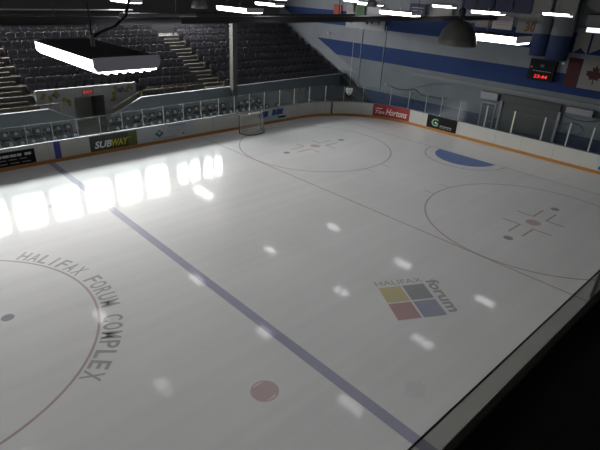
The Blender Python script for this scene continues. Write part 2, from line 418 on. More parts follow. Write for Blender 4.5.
# red coffee shop panel in the corner
s0 = 161.9
t = ad('bright red advertising panel with white script letters in the curved corner', s0, 171.4, .5, 3.45, M_red)
b = MB(); place_text(b, fit_text('Tim', 2.3, .85, shear=.3, bold=.01), on_board(s0 + .6, 1.25, -.055)); place_text(b, fit_text('Hortons', 5.6, 1.55, shear=.35, bold=.01), on_board(s0 + 3.2, 1.15, -.055))
b.build('script_lettering', mat('cream_logo_print', (.72, .68, .62), .4), t)
bars(t, [(.6, 2.3, 1.95, 2.12)], mat('cream_logo_print', (.72, .68, .62), .4), 'small_lettering', s0, .5)
# black panel with a green letter
s0 = 176.3
t = ad('black advertising panel with a pale green round letter on the end boards', s0, 184.0, .55, 3.45, M_black)
b = MB(); place_text(b, fit_text('G', 1.75, 1.75, bold=.03), on_board(s0 + 1.25, 1.1, -.055)); b.build('green_letter', mat('pale_green_print', (.20, .36, .20), .4), t)
b = MB(); place_text(b, fit_text('.', .4, .4), on_board(s0 + 2.1, 1.75, -.058)); b.build('white_dot', mat('white_logo_print', (.8, .82, .82), .4), t)
bars(t, [(3.5 + .62 * k, 3.98 + .62 * k, .75, 1.05) for k in range(5)] + [(3.5 + .8 * k, 4.1 + .8 * k, .45, .58) for k in range(4)], mat('grey_print', (.22, .22, .22), .4), 'caption', s0, .55)
# blue panel at the right edge
s0 = 212.9
t = ad('pale advertising panel with a dark blue block at the right edge', s0, 221, .7, 2.9, mat('bluish_white_sign_face', (.42, .45, .48), .5, var=.04))
bars(t, [(.5, 3.2, .15, .8), (3.6, 7, .15, .8)], mat('teal_navy_print', (.02, .10, .20), .4), 'blue_block', s0, .7)
bars(t, [(.9, 2.6, 1.2, 1.7)], mat('dark_grey_sign_print', (.10, .10, .12), .4), 'dark_caption', s0, .7)

# ------------------------------------------------------------------ glass above the boards
left_posts = [XM - x for x in (86.9, 82.9, 78.9, 74.9, 70.9, 66.8, 62.8, 58.8, 54.9, 50.9, 46.9, 42.7, 38.4, 34.4, 30.2, 26.2, 22.2, 18.1, 13.6)] + [140.9, 145.5, 149.9, 154.5, 159.2, 165.8, 170.5, 175.2, 179.2, 183.8, 190.0, 195.9, 202.0, 206.7, 210.8, 216.5, 222]
def gtop(s_): return 6.65 + .55 * min(1, max(0, (s_ - 90) / 40)) + .65 * min(1, max(0, (s_ - 160) / 20))
nb = len(left_posts) - 1
for i in range(nb):
    a, c = left_posts[i], left_posts[i + 1]; zt = gtop(a)
    p = path(a, .25)
    if a < 88: where = 'left of the blue stripe on the boards'; k = 88 - a; lab = f'clear glass pane, {ORD[int(round((87.4 - a) / 4.0)) + 0 if a < 87 else 0] if a < 87 else "first"} to the left of the blue board stripe'
    if a < 87: lab = 'clear glass pane above the boards, %s to the left of the blue board stripe' % ORD[6 - i]
    elif a < 136: lab = 'clear glass pane above the side boards, %s to the right of the blue board stripe' % ORD[i - 5]
    elif a < 176: lab = 'clear glass pane around the corner boards, %s from the net end of the curve' % ORD[i - 17]
    else: lab = 'clear glass pane on the end boards, %s to the right of the black green-letter panel' % ORD[i - 26] if i > 26 else 'clear glass pane above the black green-letter panel'
    t = thing('glass_panel', lab, 'glass panel', (p[0], p[1], 3.55), 'glass panels above the rink boards')
    strip(MB(), a + .04, c - .04, .22, .26, 3.55, zt, 1.2).build('pane', M_glass, t); pane_ = t.children[0]
    tall = a > 189
    strip(MB(), a - (.13 if tall else .045), a + (.13 if tall else .045), .16, .32, 3.55, zt + (.15 if tall else .0), 1.2).build('post', mat('cream_post_paint', (.62, .62, .46), .5) if 195 < a < 196.5 else M_alu, t)
    strip(MB(), a + .04, c - .04, .2, .28, zt - .05, zt, 1.2).build('top_edge', mat('glass_edge_green', (.09, .115, .115), .6), pane_)

# ------------------------------------------------------------------ hockey net pushed against the far boards
net = thing('hockey_net', 'hockey goal net with dark red frame turned against the far boards', 'hockey net', (24, -37.4, 0))
A, B = Vector((27.1, -37.5, 0)), Vector((21.1, -37.9, 0))
H = Vector((0, 0, 4)); M_frame = mat('dark_red_goal_pipe', (.16, .03, .03), .4); M_base = mat('dark_goal_base_pipe', (.06, .055, .055), .4)
for P0 in (A, B): MB().tube([P0 + Vector((0, 0, .05)), P0 + H], .1, 10).build('post', M_frame, net)
MB().tube([A + H, B + H], .1, 10).build('crossbar', M_frame, net)
def back(t_, depth, z):
    e = (B - A); p = A + e * (.5 - .5 * math.cos(PI * t_)) ; w = math.sin(PI * t_)
    w = w ** .6 if w > 0 else 0
    return p + Vector((.08, 1, 0)) * depth * w + Vector((0, 0, z))
MB().tube([back(k / 20, 3.0, .09) for k in range(21)], .09, 8).build('base_frame', M_base, net)
MB().tube([back(k / 20, 1.5, 3.95) for k in range(21)], .06, 8).build('top_frame', mat('pale_goal_pipe', (.6, .6, .56), .4), net)
b = MB()
def nf(t_, q): return back(t_, 3.0 - 1.5 * q ** .8, .1 + 3.85 * q)
for k in range(31): b.tube([nf(k / 30, q / 8) for q in range(9)], .03, 3, False, False)
for q in range(17): b.tube([nf(k / 24, q / 16) for k in range(25)], .03, 3, False, False)
b.build('netting', mat('white_goal_twine', (.36, .36, .32), .7), net)
b = MB()
for k in range(1, 24): p = back(k / 24, 1.5, 3.95); e = A + (B - A) * (.5 - .5 * math.cos(PI * k / 24)) + H; b.tube([p, e], .02, 3, False, False)
for q in range(1, 5): b.tube([(A + (B - A) * (.5 - .5 * math.cos(PI * k / 24)) + H) .lerp(back(k / 24, 1.5, 3.95), q / 5) for k in range(25)], .02, 3, False, False)
b.build('top_netting', mat('white_goal_twine', (.36, .36, .32), .7), net)
MB().box(22.6, 25.4, -36.6, -36.35, 3.85, 4.25).build('top_pad', mat('white_goal_pad', (.75, .74, .68), .6), net)

# ------------------------------------------------------------------ far side: lower bowl, parapet, grandstand
struct(MB().box(-19, 150, -50, -40.7, -.4, -.05).box(-19, -11.8, -40.7, 60, -.4, -.05).build('floor', mat('grey_floor_concrete', (.13, .13, .13), .7, var=.2)))
par = struct(MB().prism([(55.9, 0), (100, 0), (100, 6.35), (60.0, 6.45), (55.9, 4.4)], 'y', -50.35, -50).build('grandstand_parapet', M_parapet), 'blue grey parapet wall left of the stairwell opening', 'wall')
MB().prism([(55.85, 4.4), (60.0, 6.45), (100, 6.35), (100, 6.5), (59.95, 6.6), (55.8, 4.55)], 'y', -50.42, -49.93).build('parapet_cap', M_cap, par)
par2 = struct(MB().prism([(48.6, 0), (48.6, 3.8), (42.1, 6.75), (-18.9, 7.15), (-18.9, 0)], 'y', -50.35, -50).build('grandstand_parapet', M_parapet), 'long blue grey parapet wall right of the stairwell opening', 'wall')
MB().prism([(48.65, 3.8), (42.1, 6.75), (-18.9, 7.15), (-18.9, 7.3), (42.12, 6.9), (48.7, 3.95)], 'y', -50.42, -49.93).build('parapet_cap', M_cap, par2)
N = 9; DY = 2.8; DZ = 1.316
def zt_(k): return 5.31 + DZ * k
def profile(k0, ys=None):
    p = []; y = ys if ys is not None else -50.36 - DY * k0
    p.append((y, zt_(k0) - .75))
    for k in range(k0, N):
        p.append((y, zt_(k))); y2 = -50.36 - DY * (k + 1); p.append((y2, zt_(k))); y = y2
    p.append((y, zt_(N - 1) - .75))
    return p
for (xa, xb, k0, ys) in ((-18.9, 41.0, 0, None), (41.0, 60.5, 2, -54.9), (60.5, 100, 0, None)):
    struct(MB().prism(profile(k0, ys), 'x', xa, xb).build('grandstand_terrace', M_conc), 'dark stepped concrete terrace under the seats', 'terrace')
YB = -50.36 - DY * N
struct(MB().box(-19, 100, YB - 3.4, YB, zt_(N - 1) - .75, zt_(N - 1) + .1).build('terrace_walkway', M_conc), 'dark walkway behind the top row', 'walkway')
# painted wall with the doorway in the middle of the stand
FX0, FX1, FZ = 41.0, 60.5, 8.85
OX0, OX1, OZ = 47.9, 53.8, 7.1
fac = struct(MB().box(FX0, OX0, -54.9, -54.5, 0, FZ).box(OX1, FX1, -54.9, -54.5, 0, FZ).box(OX0, OX1, -54.9, -54.5, OZ, FZ).build('wall_stairwell', mat('grey_stairwell_paint', (.25, .265, .275), .55, var=.1)))
MB().box(FX0, FX1, -54.95, -54.42, FZ, FZ + .16).build('wall_cap', M_cap, fac)
rnd = random.Random(3)
for (cx, cz, m) in ((59.2, 7.9, 'y'), (58.3, 7.35, 'y'), (57.4, 7.6, 'n'), (56.6, 8.2, 'y'), (55.3, 6.8, 'y'), (54.9, 6.2, 'y'), (45.9, 6.9, 'y'), (45.3, 8.1, 'y'), (44.4, 7.8, 'n'), (43.2, 7.7, 'y'), (42.2, 8.2, 'y'), (46.2, 6.2, 'y')):
    b = MB()
    for q in range(4):
        a = rnd.uniform(0, 2 * PI); r = .62; px, pz = cx + .4 * math.cos(a + q * 1.6), cz + .33 * math.sin(a + q * 1.6)
        b.prism([(px + r * .55 * math.cos(a + j * 2 * PI / 5), pz + r * .6 * math.sin(a + j * 2 * PI / 5)) for j in range(5)], 'y', -54.5, -54.47 + q * .004)
    b.build('painted_motif', mat('ochre_motif_paint', (.17, .13, .015), .5) if m == 'y' else mat('dark_blue_motif_paint', (.03, .05, .12), .5), fac)
ex = thing('exit_sign', 'small lit red exit sign above the dark stairwell doorway', 'sign', (51.0, -54.5, 7.9))
MB().box(49.9, 52.1, -54.5, -54.36, 7.55, 8.45).build('sign_case', mat('dim_red_sign_case', (.22, .06, .06), .5), ex)
b = MB(); place_text(b, fit_text('EXIT', 1.8, .6, bold=.01), lambda u, v: (51.9 - u, -54.35, 7.7 + v)); b.build('lettering', M_exit, ex.children[0])
# corridor behind the doorway
struct(MB().box(47.7, 47.9, -61, -54.9, .9, 7.3).box(53.8, 54.0, -61, -54.9, .9, 7.3).box(47.7, 54, -61.2, -61, .9, 7.3).box(47.7, 54, -61, -54.9, .7, .9).box(47.9, 53.8, -61, -54.9, 7.1, 7.2).build('wall_corridor', mat('dark_corridor_paint', (.16, .16, .15), .7)))
struct(MB().box(48.3, 52.6, -60.98, -60.75, .9, 5.9).build('door_1', mat('dull_green_door', (.28, .29, .25), .6)))
# flights going up to both sides of the doorway
for (sx, x0, nm) in ((-1, 48.2, 'right'), (1, 55.6, 'left')):
    b = MB()
    for k in range(8): b.box(x0 + sx * .82 * k, x0 + sx * .82 * (k + 1), -54.5, -50.36, 0, 1.0 + .52 * (k + 1))
    st = struct(b.build('stair_flight', M_conc)); st['label'] = 'dark stair flight rising to the %s of the doorway' % nm
    nb_ = MB()
    for k in range(8): nb_.box(x0 + sx * .82 * k - .05 * sx, x0 + sx * (.82 * k + .12), -54.45, -50.4, 1.0 + .52 * (k + 1), 1.02 + .52 * (k + 1))
    nb_.build('step_edge', M_nose, st)
struct(MB().box(48.2, 55.6, -54.5, -50.0, 0, 1.0).build('stair_landing', M_conc))
# aisles through the seats
AISLES = ((20.3, 25.6, 0, 'middle'), (61.8, 66.6, 0, 'left'))
for (xa, xb, k0, nm) in AISLES:
    b = MB(); c = MB()
    for k in range(k0, N):
        yf = -50.36 - DY * k
        if k > 0: b.box(xa, xb, yf, yf + 1.3, zt_(k - 1), zt_(k - 1) + DZ / 2)
        c.box(xa + .1, xb - .1, yf - .2, yf + .02, zt_(k), zt_(k) + .04)
    st = struct(b.build('aisle_stairs', mat('brown_aisle_concrete', (.085, .075, .06), .8, var=.25))); st['label'] = '%s aisle stairs climbing through the dark seats' % nm
    c.build('step_edge', M_nose, st)
# yellow handrails on the parapets
def handrail(pts, posts, lab):
    t = thing('handrail', lab, 'handrail', pts[0])
    MB().tube(pts, .07, 8).build('rail', M_rail, t)
    for p in posts: MB().tube([p[0], p[1]], .05, 6).build('post', M_rail, t)
    return t
handrail([(48.4, -50.18, 5.2), (45.6, -50.18, 6.5), (42.3, -50.18, 7.95), (41.2, -50.18, 8.1), (21.6, -50.18, 8.2)],
         [((x, -50.18, 6.85 if x < 43 else 3.95 + (48.6 - x) * .45), (x, -50.18, z)) for x, z in ((47.6, 5.55), (42.0, 8.0), (37, 8.1), (32, 8.14), (27, 8.17), (22, 8.2))],
         'yellow handrail along the long parapet, bending down beside the stairwell doorway')
handrail([(100, -50.18, 7.4), (57.6, -50.18, 7.4)], [((x, -50.18, 5.3 if x < 58 else 6.55), (x, -50.18, 7.4)) for x in (57.7, 63.8, 70, 76, 82, 88, 94)],
         'yellow handrail along the left parapet beside the left aisle')

# ------------------------------------------------------------------ seats of the stand
def seat_proto(label, cat, name, mm, w, h, zlo, group, tilt, bulge=.05):
    t = thing(name, label, cat, (0, 0, 0), group)
    def bk(u, v):
        x = (u - .5) * w * (1 - .16 * max(0, (v - .72) / .28) ** 2); z = zlo + h * v
        return (x, .16 * (2 * u - 1) ** 2 - tilt * v, z)
    MB().shell(bk, 6, 5, .09).build('backrest', mm, t)
    def pn(u, v):
        x = (u - .5) * w * .94; z = zlo - .25 + 1.05 * v
        return (x, .42 + .18 * v + bulge * math.sin(PI * v) * math.sin(PI * u), z)
    MB().shell(pn, 6, 6, .1).build('seat_pan', mm, t)
    for q in (-.47, .40): MB().box(w * q, w * (q + .07), -.1, .5, 0, zlo + .35).build('bracket', M_dark, t)
    if bulge > .1:  # pale ovals on the backs stand in for glints of light
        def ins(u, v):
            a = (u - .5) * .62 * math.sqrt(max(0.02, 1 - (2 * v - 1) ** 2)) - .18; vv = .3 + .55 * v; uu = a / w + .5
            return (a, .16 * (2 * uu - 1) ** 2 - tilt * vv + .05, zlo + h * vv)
        MB().shell(ins, 4, 6, .03).build('painted_glint', mat('pale_glint_paint', (.30, .31, .33), .4, var=.25), t)
    return t
SW = 1.75
proto = None; n_up = 0
ROWN = ['front row', 'second row', 'third row', 'fourth row', 'fifth row', 'sixth row', 'seventh row', 'eighth row', 'top row']
for k in range(N):
    yb = -52.62 - DY * k; zf = zt_(k)
    xs = [('A', j, 19.35 - SW * j) for j in range(22)] + [('B', j, 26.6 + SW * j) for j in range(20)]
    for (blk, j, x) in xs:
        if blk == 'B' and k < 2 and x > 40.2: continue
        if blk == 'A': lab = f'charcoal tip-up seat, {ROWN[k]}, {ORD[j + 1]} from the middle aisle towards the end wall'
        else: lab = f'charcoal tip-up seat, {ROWN[k]}, {ORD[j + 1]} from the middle aisle towards the left aisle'
        if proto is None:
            proto = seat_proto(lab, 'stadium seat', 'stadium_seat', M_seat, 1.64, 1.62, 1.2, 'stadium seats in the upper stand', .28); proto.location = Vector((x, yb, zf)) * S
        else: dup(proto, (x, yb, zf), lab)
        n_up += 1
struct(MB().box(-18.9, 48.4, -50, -47.0, -.05, 1.25).box(-18.9, 48.4, -47.0, -44.0, -.05, .4).box(55.9, 100, -50, -47.0, -.05, 1.25).box(55.9, 100, -47.0, -44.0, -.05, .4).build('rinkside_terrace', M_conc), 'dark low terrace under the rinkside seats', 'terrace')
low = None
for r, (yb, nm) in enumerate(((-48.9, 'back row'), (-45.9, 'front row'))):
    xs = [('R', j, 49.6 - SW * j) for j in range(22)] + [('L', j, 57.6 + SW * j) for j in range(12)]
    for (blk, j, x) in xs:
        if abs(x - 20.2) < 1.7 and r == 0: continue
        side = 'right' if blk == 'R' else 'left'
        lab = f'dark rinkside seat behind the glass, {nm}, {ORD[j + 1]} {side} of the doorway'
        if low is None:
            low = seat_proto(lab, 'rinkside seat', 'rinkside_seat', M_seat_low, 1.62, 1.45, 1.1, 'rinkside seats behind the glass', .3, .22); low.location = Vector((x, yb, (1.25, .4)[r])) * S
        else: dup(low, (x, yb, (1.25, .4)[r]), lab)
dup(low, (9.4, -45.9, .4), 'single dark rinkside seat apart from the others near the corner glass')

# ------------------------------------------------------------------ walls, roof, windows
EWX = -19.0
def wall_mat():
    m, nt, out = new_mat('striped_wall_paint')
    b = nt.nodes.new('ShaderNodeBsdfPrincipled'); nt.links.new(b.outputs[0], out.inputs[0]); b.inputs['Roughness'].default_value = .75; b.inputs['Specular IOR Level'].default_value = .15
    ge = nt.nodes.new('ShaderNodeNewGeometry'); sp = nt.nodes.new('ShaderNodeSeparateXYZ'); nt.links.new(ge.outputs['Position'], sp.inputs[0])
    rp = nt.nodes.new('ShaderNodeValToRGB'); cr = rp.color_ramp; cr.interpolation = 'CONSTANT'
    blue = (.014, .032, .105, 1); pale = (.17, .185, .205, 1); low = (.125, .145, .16, 1); base = (.012, .026, .075, 1)
    stops = [(0, base), (4.1, low), (11.7, blue), (15.35, pale), (19.25, blue), (22.9, pale)]
    while len(cr.elements) > 1: cr.elements.remove(cr.elements[-1])
    cr.elements[0].position = 0; cr.elements[0].color = base
    for z, c in stops[1:]: e = cr.elements.new(z / 40); e.color = c
    dv = nt.nodes.new('ShaderNodeMath'); dv.operation = 'DIVIDE'; dv.inputs[1].default_value = 40 * S
    nt.links.new(sp.outputs['Z'], dv.inputs[0]); nt.links.new(dv.outputs[0], rp.inputs[0])
    # stripes stop on a slant that follows the stand: y*? + z > c
    ma = nt.nodes.new('ShaderNodeMath'); ma.operation = 'MULTIPLY_ADD'; ma.inputs[1].default_value = 1 / .467
    nt.links.new(sp.outputs['Z'], ma.inputs[0]); nt.links.new(sp.outputs['Y'], ma.inputs[2])
    gt = nt.nodes.new('ShaderNodeMath'); gt.operation = 'GREATER_THAN'; gt.inputs[1].default_value = (-62.2 + 15.5 / .467) * S
    nt.links.new(ma.outputs[0], gt.inputs[0])
    lo = nt.nodes.new('ShaderNodeMath'); lo.operation = 'LESS_THAN'; lo.inputs[1].default_value = 8 * S; nt.links.new(sp.outputs['Z'], lo.inputs[0])
    mxm = nt.nodes.new('ShaderNodeMath'); mxm.operation = 'MAXIMUM'; nt.links.new(gt.outputs[0], mxm.inputs[0]); nt.links.new(lo.outputs[0], mxm.inputs[1])
    mx = nt.nodes.new('ShaderNodeMix'); mx.data_type = 'RGBA'; mx.inputs[6].default_value = pale
    nt.links.new(mxm.outputs[0], mx.inputs[0]); nt.links.new(rp.outputs[0], mx.inputs[7])
    nz = nt.nodes.new('ShaderNodeTexNoise'); nz.inputs['Scale'].default_value = .8; nz.inputs['Detail'].default_value = 5; nt.links.new(ge.outputs['Position'], nz.inputs['Vector'])
    mr = nt.nodes.new('ShaderNodeMapRange'); mr.inputs[3].default_value = .8; mr.inputs[4].default_value = 1.15; nt.links.new(nz.outputs['Fac'], mr.inputs[0])
    m2 = nt.nodes.new('ShaderNodeMix'); m2.data_type = 'RGBA'; m2.blend_type = 'MULTIPLY'; m2.inputs[0].default_value = 1
    nt.links.new(mx.outputs[2], m2.inputs[6]); nt.links.new(mr.outputs[0], m2.inputs[7]); nt.links.new(m2.outputs[2], b.inputs['Base Color'])
    # concrete block joints
    br = nt.nodes.new('ShaderNodeTexBrick'); br.inputs['Scale'].default_value = 1.0; br.inputs['Mortar Size'].default_value = .008; br.inputs['Brick Width'].default_value = .4; br.inputs['Row Height'].default_value = .2
    br.inputs['Color1'].default_value = (1, 1, 1, 1); br.inputs['Color2'].default_value = (1, 1, 1, 1); br.inputs['Mortar'].default_value = (0, 0, 0, 1)
    cb = nt.nodes.new('ShaderNodeCombineXYZ'); nt.links.new(sp.outputs['Y'], cb.inputs[0]); nt.links.new(sp.outputs['Z'], cb.inputs[1]); nt.links.new(cb.outputs[0], br.inputs['Vector'])
    bp = nt.nodes.new('ShaderNodeBump'); bp.inputs['Strength'].default_value = .4; bp.inputs['Distance'].default_value = .01
    nt.links.new(br.outputs['Color'], bp.inputs['Height']); nt.links.new(bp.outputs[0], b.inputs['Normal'])
    return m
ROOF = 33.0; YW = -79.2
struct(MB().box(EWX - 1, EWX, YW - 1, 75, -.4, ROOF).build('wall_end', wall_mat()))
M_wallside = mat('pale_side_wall_paint', (.62, .63, .64), .7, var=.1)
# window wall behind the stand: sill wall, head wall, piers between the windows
WZ0, WZ1 = 20.4, 28.4
wins = [(17.0 + 8.5 * k - (0 if k else 0), 7.0) for k in range(0, 14)]
spans = [(2.9, 5.9), (6.5, 9.5), (11.1, 14.5), (15.2, 18.7)] + [(21.9 + 8.52 * k, 28.9 + 8.52 * k) for k in range(12)]
wl = MB().box(-19, 152, YW - 1, YW, -.4, WZ0).box(-19, 152, YW - 1, YW, WZ1, ROOF)
edges = [-19] + [e for sp_ in spans for e in sp_] + [152]
wl.box(2.9, 18.7, YW - 1, YW, 26.4, WZ1).box(2.9, 18.7, YW - 1, YW, WZ0, 21.0)
for i in range(0, len(edges), 2): wl.box(edges[i], edges[i + 1], YW - 1, YW, WZ0, WZ1)
struct(wl.build('wall_left', mat('dark_back_wall_paint', (.12, .12, .13), .8)))
for i, (a, c) in enumerate(spans):
    WZ0, WZ1 = (21.0, 26.4) if a < 20 else (20.4, 28.4)
    w = struct(MB().box(a, a + .18, YW - .6, YW - .3, WZ0, WZ1).box(c - .18, c, YW - .6, YW - .3, WZ0, WZ1).box(a, c, YW - .6, YW - .3, WZ0, WZ0 + .18).box(a, c, YW - .6, YW - .3, WZ1 - .18, WZ1).build('window_%d' % (i + 1), M_dark))
    MB().box(a + .18, c - .18, YW - .5, YW - .45, WZ0 + .18, WZ1 - .18).build('window_pane', M_window, w)
    if c - a > 4: MB().box((a + c) / 2 - .06, (a + c) / 2 + .06, YW - .44, YW - .34, WZ0 + .18, WZ0 + 2.4).box(a + .18, c - .18, YW - .44, YW - .36, WZ0 + 2.3, WZ0 + 2.42).build('window_bar', M_dark, w)
struct(MB().box(-20, 153, 75, 76, -.4, ROOF).build('wall_right', M_wallside))
struct(MB().box(152, 153, YW - 1, 75, -.4, ROOF).build('wall_back', M_wallside))
struct(MB().box(-20, 153, YW - 1, 76, ROOF, ROOF + .5).build('ceiling', mat('dark_roof_deck', (.06, .06, .065), .8)))

# end wall details -------------------------------------------------------------
W0 = EWX
struct(MB().box(W0, W0 + .45, -28, 60, 10.0, 10.75).build('trim_1', mat('pale_ledge_paint', (.12, .13, .14), .6)))
dr = struct(MB().box(W0, W0 + .18, -3.6, 8.2, 0, 8.2).build('door_2', mat('dark_roller_door', (.038, .041, .042), .5, var=.15)))
b = MB()
for k in range(20): b.box(W0 + .18, W0 + .24, -3.3, 7.9, .2 + .4 * k, .38 + .4 * k)
b.build('door_slats', mat('dark_roller_door', (.038, .041, .042), .5, var=.15), dr)
MB().box(W0, W0 + .9, -3.9, 8.5, 8.2, 9.6).build('roller_box', mat('darker_roller_box', (.025, .026, .028), .5), dr)
MB().box(W0, W0 + .5, -4.1, -3.6, 0, 8.2).box(W0, W0 + .5, 8.2, 8.7, 0, 8.2).build('door_jamb', mat('grey_door_jamb', (.20, .21, .22), .6), dr)
d3 = struct(MB().box(W0, W0 + .15, -8.2, -5.3, 0, 6.9).build('door_3', mat('dark_steel_door', (.03, .035, .05), .5)))
MB().box(W0, W0 + .22, -8.5, -8.2, 0, 7.2).box(W0, W0 + .22, -5.3, -5.0, 0, 7.2).box(W0, W0 + .22, -8.2, -5.3, 6.9, 7.2).build('door_frame', mat('grey_door_jamb', (.20, .21, .22), .6), d3)
MB().tube([(W0 + .2, -5.6, 3.2), (W0 + .32, -5.6, 3.2), (W0 + .32, -5.9, 3.2)], .05, 6).build('door_handle', M_steel, d3)
hb = thing('wall_heater', 'pale grey box heater on the wall above the small dark door', 'heater', (W0, -6.6, 8.0))
MB().box(W0, W0 + 1.3, -8.6, -4.6, 8.0, 9.5).build('case', M_grey, hb)
b = MB()
for k in range(5): b.box(W0 + 1.3, W0 + 1.34, -8.3, -4.9, 8.2 + .24 * k, 8.3 + .24 * k)
b.build('louvre', mat('grey_louvre', (.24, .24, .25), .5), hb)
hb = thing('wall_heater', 'pale grey box heater high on the wall right of the roller door', 'heater', (W0, 11, 8.3))
MB().box(W0, W0 + 1.1, 9.6, 14.6, 8.4, 9.6).build('case', M_grey, hb)
b = MB()
for k in range(4): b.box(W0 + 1.1, W0 + 1.14, 9.9, 14.3, 8.6 + .24 * k, 8.7 + .24 * k)
b.build('louvre', mat('grey_louvre', (.24, .24, .25), .5), hb)
# scoreboard clock
sc = thing('score_clock', 'dark wall clock with glowing red digits below the blue ducts', 'scoreboard', (W0 + .6, 2.9, 15.3))
MB().box(W0 + .0, W0 + .9, .4, 5.5, 13.5, 17.5).build('case', mat('dark_clock_case', (.010, .012, .014), .7, spec=.1), sc)
b = MB(); place_text(b, fit_text('23:44', 2.7, .66, bold=.01, shear=.12), lambda u, v: (W0 + .93, 1.7 + u, 13.95 + v)); b.build('digits', M_led, sc.children[0])
b = MB()
for k in range(6): b.box(W0 + .9, W0 + .93, 1.3 + .62 * k, 1.75 + .62 * k, 15.25, 15.4)
b.build('caption', mat('grey_print', (.22, .22, .22), .4), sc)
MB().box(W0 + .9, W0 + .93, .6, 1.1, 15.7, 16.2).build('penalty_light', mat('dull_red_lens', (.25, .02, .02), .3), sc)
MB().box(W0 + .9, W0 + .93, 2.6, 3.3, 16.1, 16.6).build('period_window', mat('dull_green_lens', (.05, .09, .06), .3), sc)
# two big vertical ducts painted like the wall
def duct(cy, z0, r, lab):
    t = thing('air_duct', lab, 'duct', (W0 + r, cy, z0), 'vertical air ducts on the end wall')
    MB().lathe([(0, z0), (r, z0), (r, 22.2)], (W0 + r + .15, cy, 0), 28).build('blue_section', mat('blue_duct_paint', (.016, .034, .10), .7), t)
    MB().lathe([(r, 22.2), (r, ROOF - .1), (0, ROOF - .1)], (W0 + r + .15, cy, 0), 28).build('pale_section', mat('pale_duct_paint', (.17, .185, .20), .7), t)
    MB().lathe([(r + .05, 22.0), (r + .05, 22.35)], (W0 + r + .15, cy, 0), 28).build('joint_band', mat('blue_duct_paint', (.016, .034, .10), .7), t)
duct(1.75, 18.3, 1.6, 'left one of the two blue and grey vertical ducts above the clock')
duct(5.5, 17.9, 1.95, 'right one of the two blue and grey vertical ducts, next to the flag')
# national flag
fl = thing('wall_flag', 'red and white flag with a maple leaf on the end wall', 'flag', (W0, 12.4, 13.2))
fz0, fz1, fy0, fw = 13.2, 18.5, 7.4, 10.4
M_fr = mat('flag_red_cloth', (.045, .006, .008), .8, var=.1); M_fw = mat('flag_white_cloth', (.19, .18, .175), .8, var=.08)
MB().box(W0 + .02, W0 + .08, fy0, fy0 + 2.6, fz0, fz1).build('red_bar', M_fr, fl)
MB().box(W0 + .02, W0 + .08, fy0 + 7.8, fy0 + 10.4, fz0, fz1).build('red_bar', M_fr, fl)
MB().box(W0 + .02, W0 + .075, fy0 + 2.6, fy0 + 7.8, fz0, fz1).build('white_field', M_fw, fl)
half = [(0, 1.0), (.11, .76), (.25, .82), (.19, .46), (.36, .60), (.40, .50), (.62, .53), (.54, .32), (.64, .25), (.30, -.02), (.34, -.16), (.03, -.11), (.05, -.5)]
leaf = half + [(-x, y) for x, y in half[::-1] if x != 0]
MB().prism([(fy0 + 5.2 + x * 2.55, 15.35 + y * 2.3) for x, y in leaf], 'x', W0 + .075, W0 + .11).build('maple_leaf', M_fr, fl)
# banners high on the end wall
M_ban = mat('white_banner_cloth', (.21, .205, .20), .85, var=.08); M_txt = mat('grey_print', (.22, .22, .22), .4)
def banner(y0, y1, z0, z1, lab, tail='flat', m=None, lines=0, x=W0 + .35):
    t = thing('hanging_banner', lab, 'banner', (x, (y0 + y1) / 2, z0), 'banners hung high on the end wall')
    ym = (y0 + y1) / 2; d = min(1.0, (z1 - z0) * .3)
    bot = {'flat': [(y1, z0), (y0, z0)], 'point': [(y1, z0 + d), (ym, z0), (y0, z0 + d)], 'notch': [(y1, z0), (ym, z0 + d), (y0, z0)], 'zig': [(y1, z0 + d), ((ym + y1) / 2, z0), (ym, z0 + d * .8), ((ym + y0) / 2, z0), (y0, z0 + d)]}[tail]
    MB().prism([(y0, z1), (y1, z1)] + bot, 'x', x, x + .06).build('cloth', m or M_ban, t)
    MB().tube([(x + .03, y0 - .15, z1), (x + .03, y1 + .15, z1)], .06, 6).build('top_pole', M_dark, t)
    if lines:
        b = MB()
        for k in range(lines):
            zz = z1 - (z1 - z0) * (.3 + .5 * k / max(1, lines)); ins = .5 + .3 * (k % 2)
            b.box(x + .06, x + .08, y0 + ins, y1 - ins, zz - .13, zz)
        b.build('print', M_txt, t)
    return t
t = banner(-4.3, .1, 22.0, 26.2, 'white banner with large orange brown number 30')
b = MB(); place_text(b, fit_text('30', 2.1, 1.7, bold=.03), lambda u, v: (W0 + .43, -2.55 + u, 22.35 + v)); b.build('number', mat('orange_brown_print', (.15, .045, .012), .6), t)
b = MB(); place_text(b, fit_text('_', 1.0, .2), lambda u, v: (W0 + .43, -3 + u, 25 + v)); b.build('print', M_txt, t)
banner(-13.6, -10.0, 22.3, 24.9, 'pale banner with grey print, left of the pair behind the dome lamp', 'flat', None, 3)
banner(-9.7, -5.3, 22.3, 24.9, 'pale banner with grey print, just left of the number 30 banner', 'flat', mat('pink_grey_banner', (.42, .38, .38), .85), 3)
banner(-.2, 3.3, 25.9, 29.5, 'white banner with grey print above the left blue duct', 'flat', None, 4, W0 + 4.4)
banner(4.0, 7.9, 25.4, 29.7, 'white slanted text banner above the right blue duct', 'flat', None, 5, W0 + 4.4)
t = banner(8.6, 13.0, 26.6, 30.5, 'white pointed banner with dark trim at the top right', 'point', None, 3, W0 + 2)
banner(7.65, 10.2, 19.4, 24.0, 'white banner with notched tail directly above the flag', 'notch', None, 4)
banner(10.6, 14.2, 19.6, 24.0, 'white banner with notched tail right of the one above the flag', 'notch', None, 4)
banner(8.8, 12.6, 24.3, 26.3, 'greyish short banner tucked under the pointed banner', 'flat', mat('grey_banner_cloth', (.28, .28, .29), .85), 2, W0 + .8)
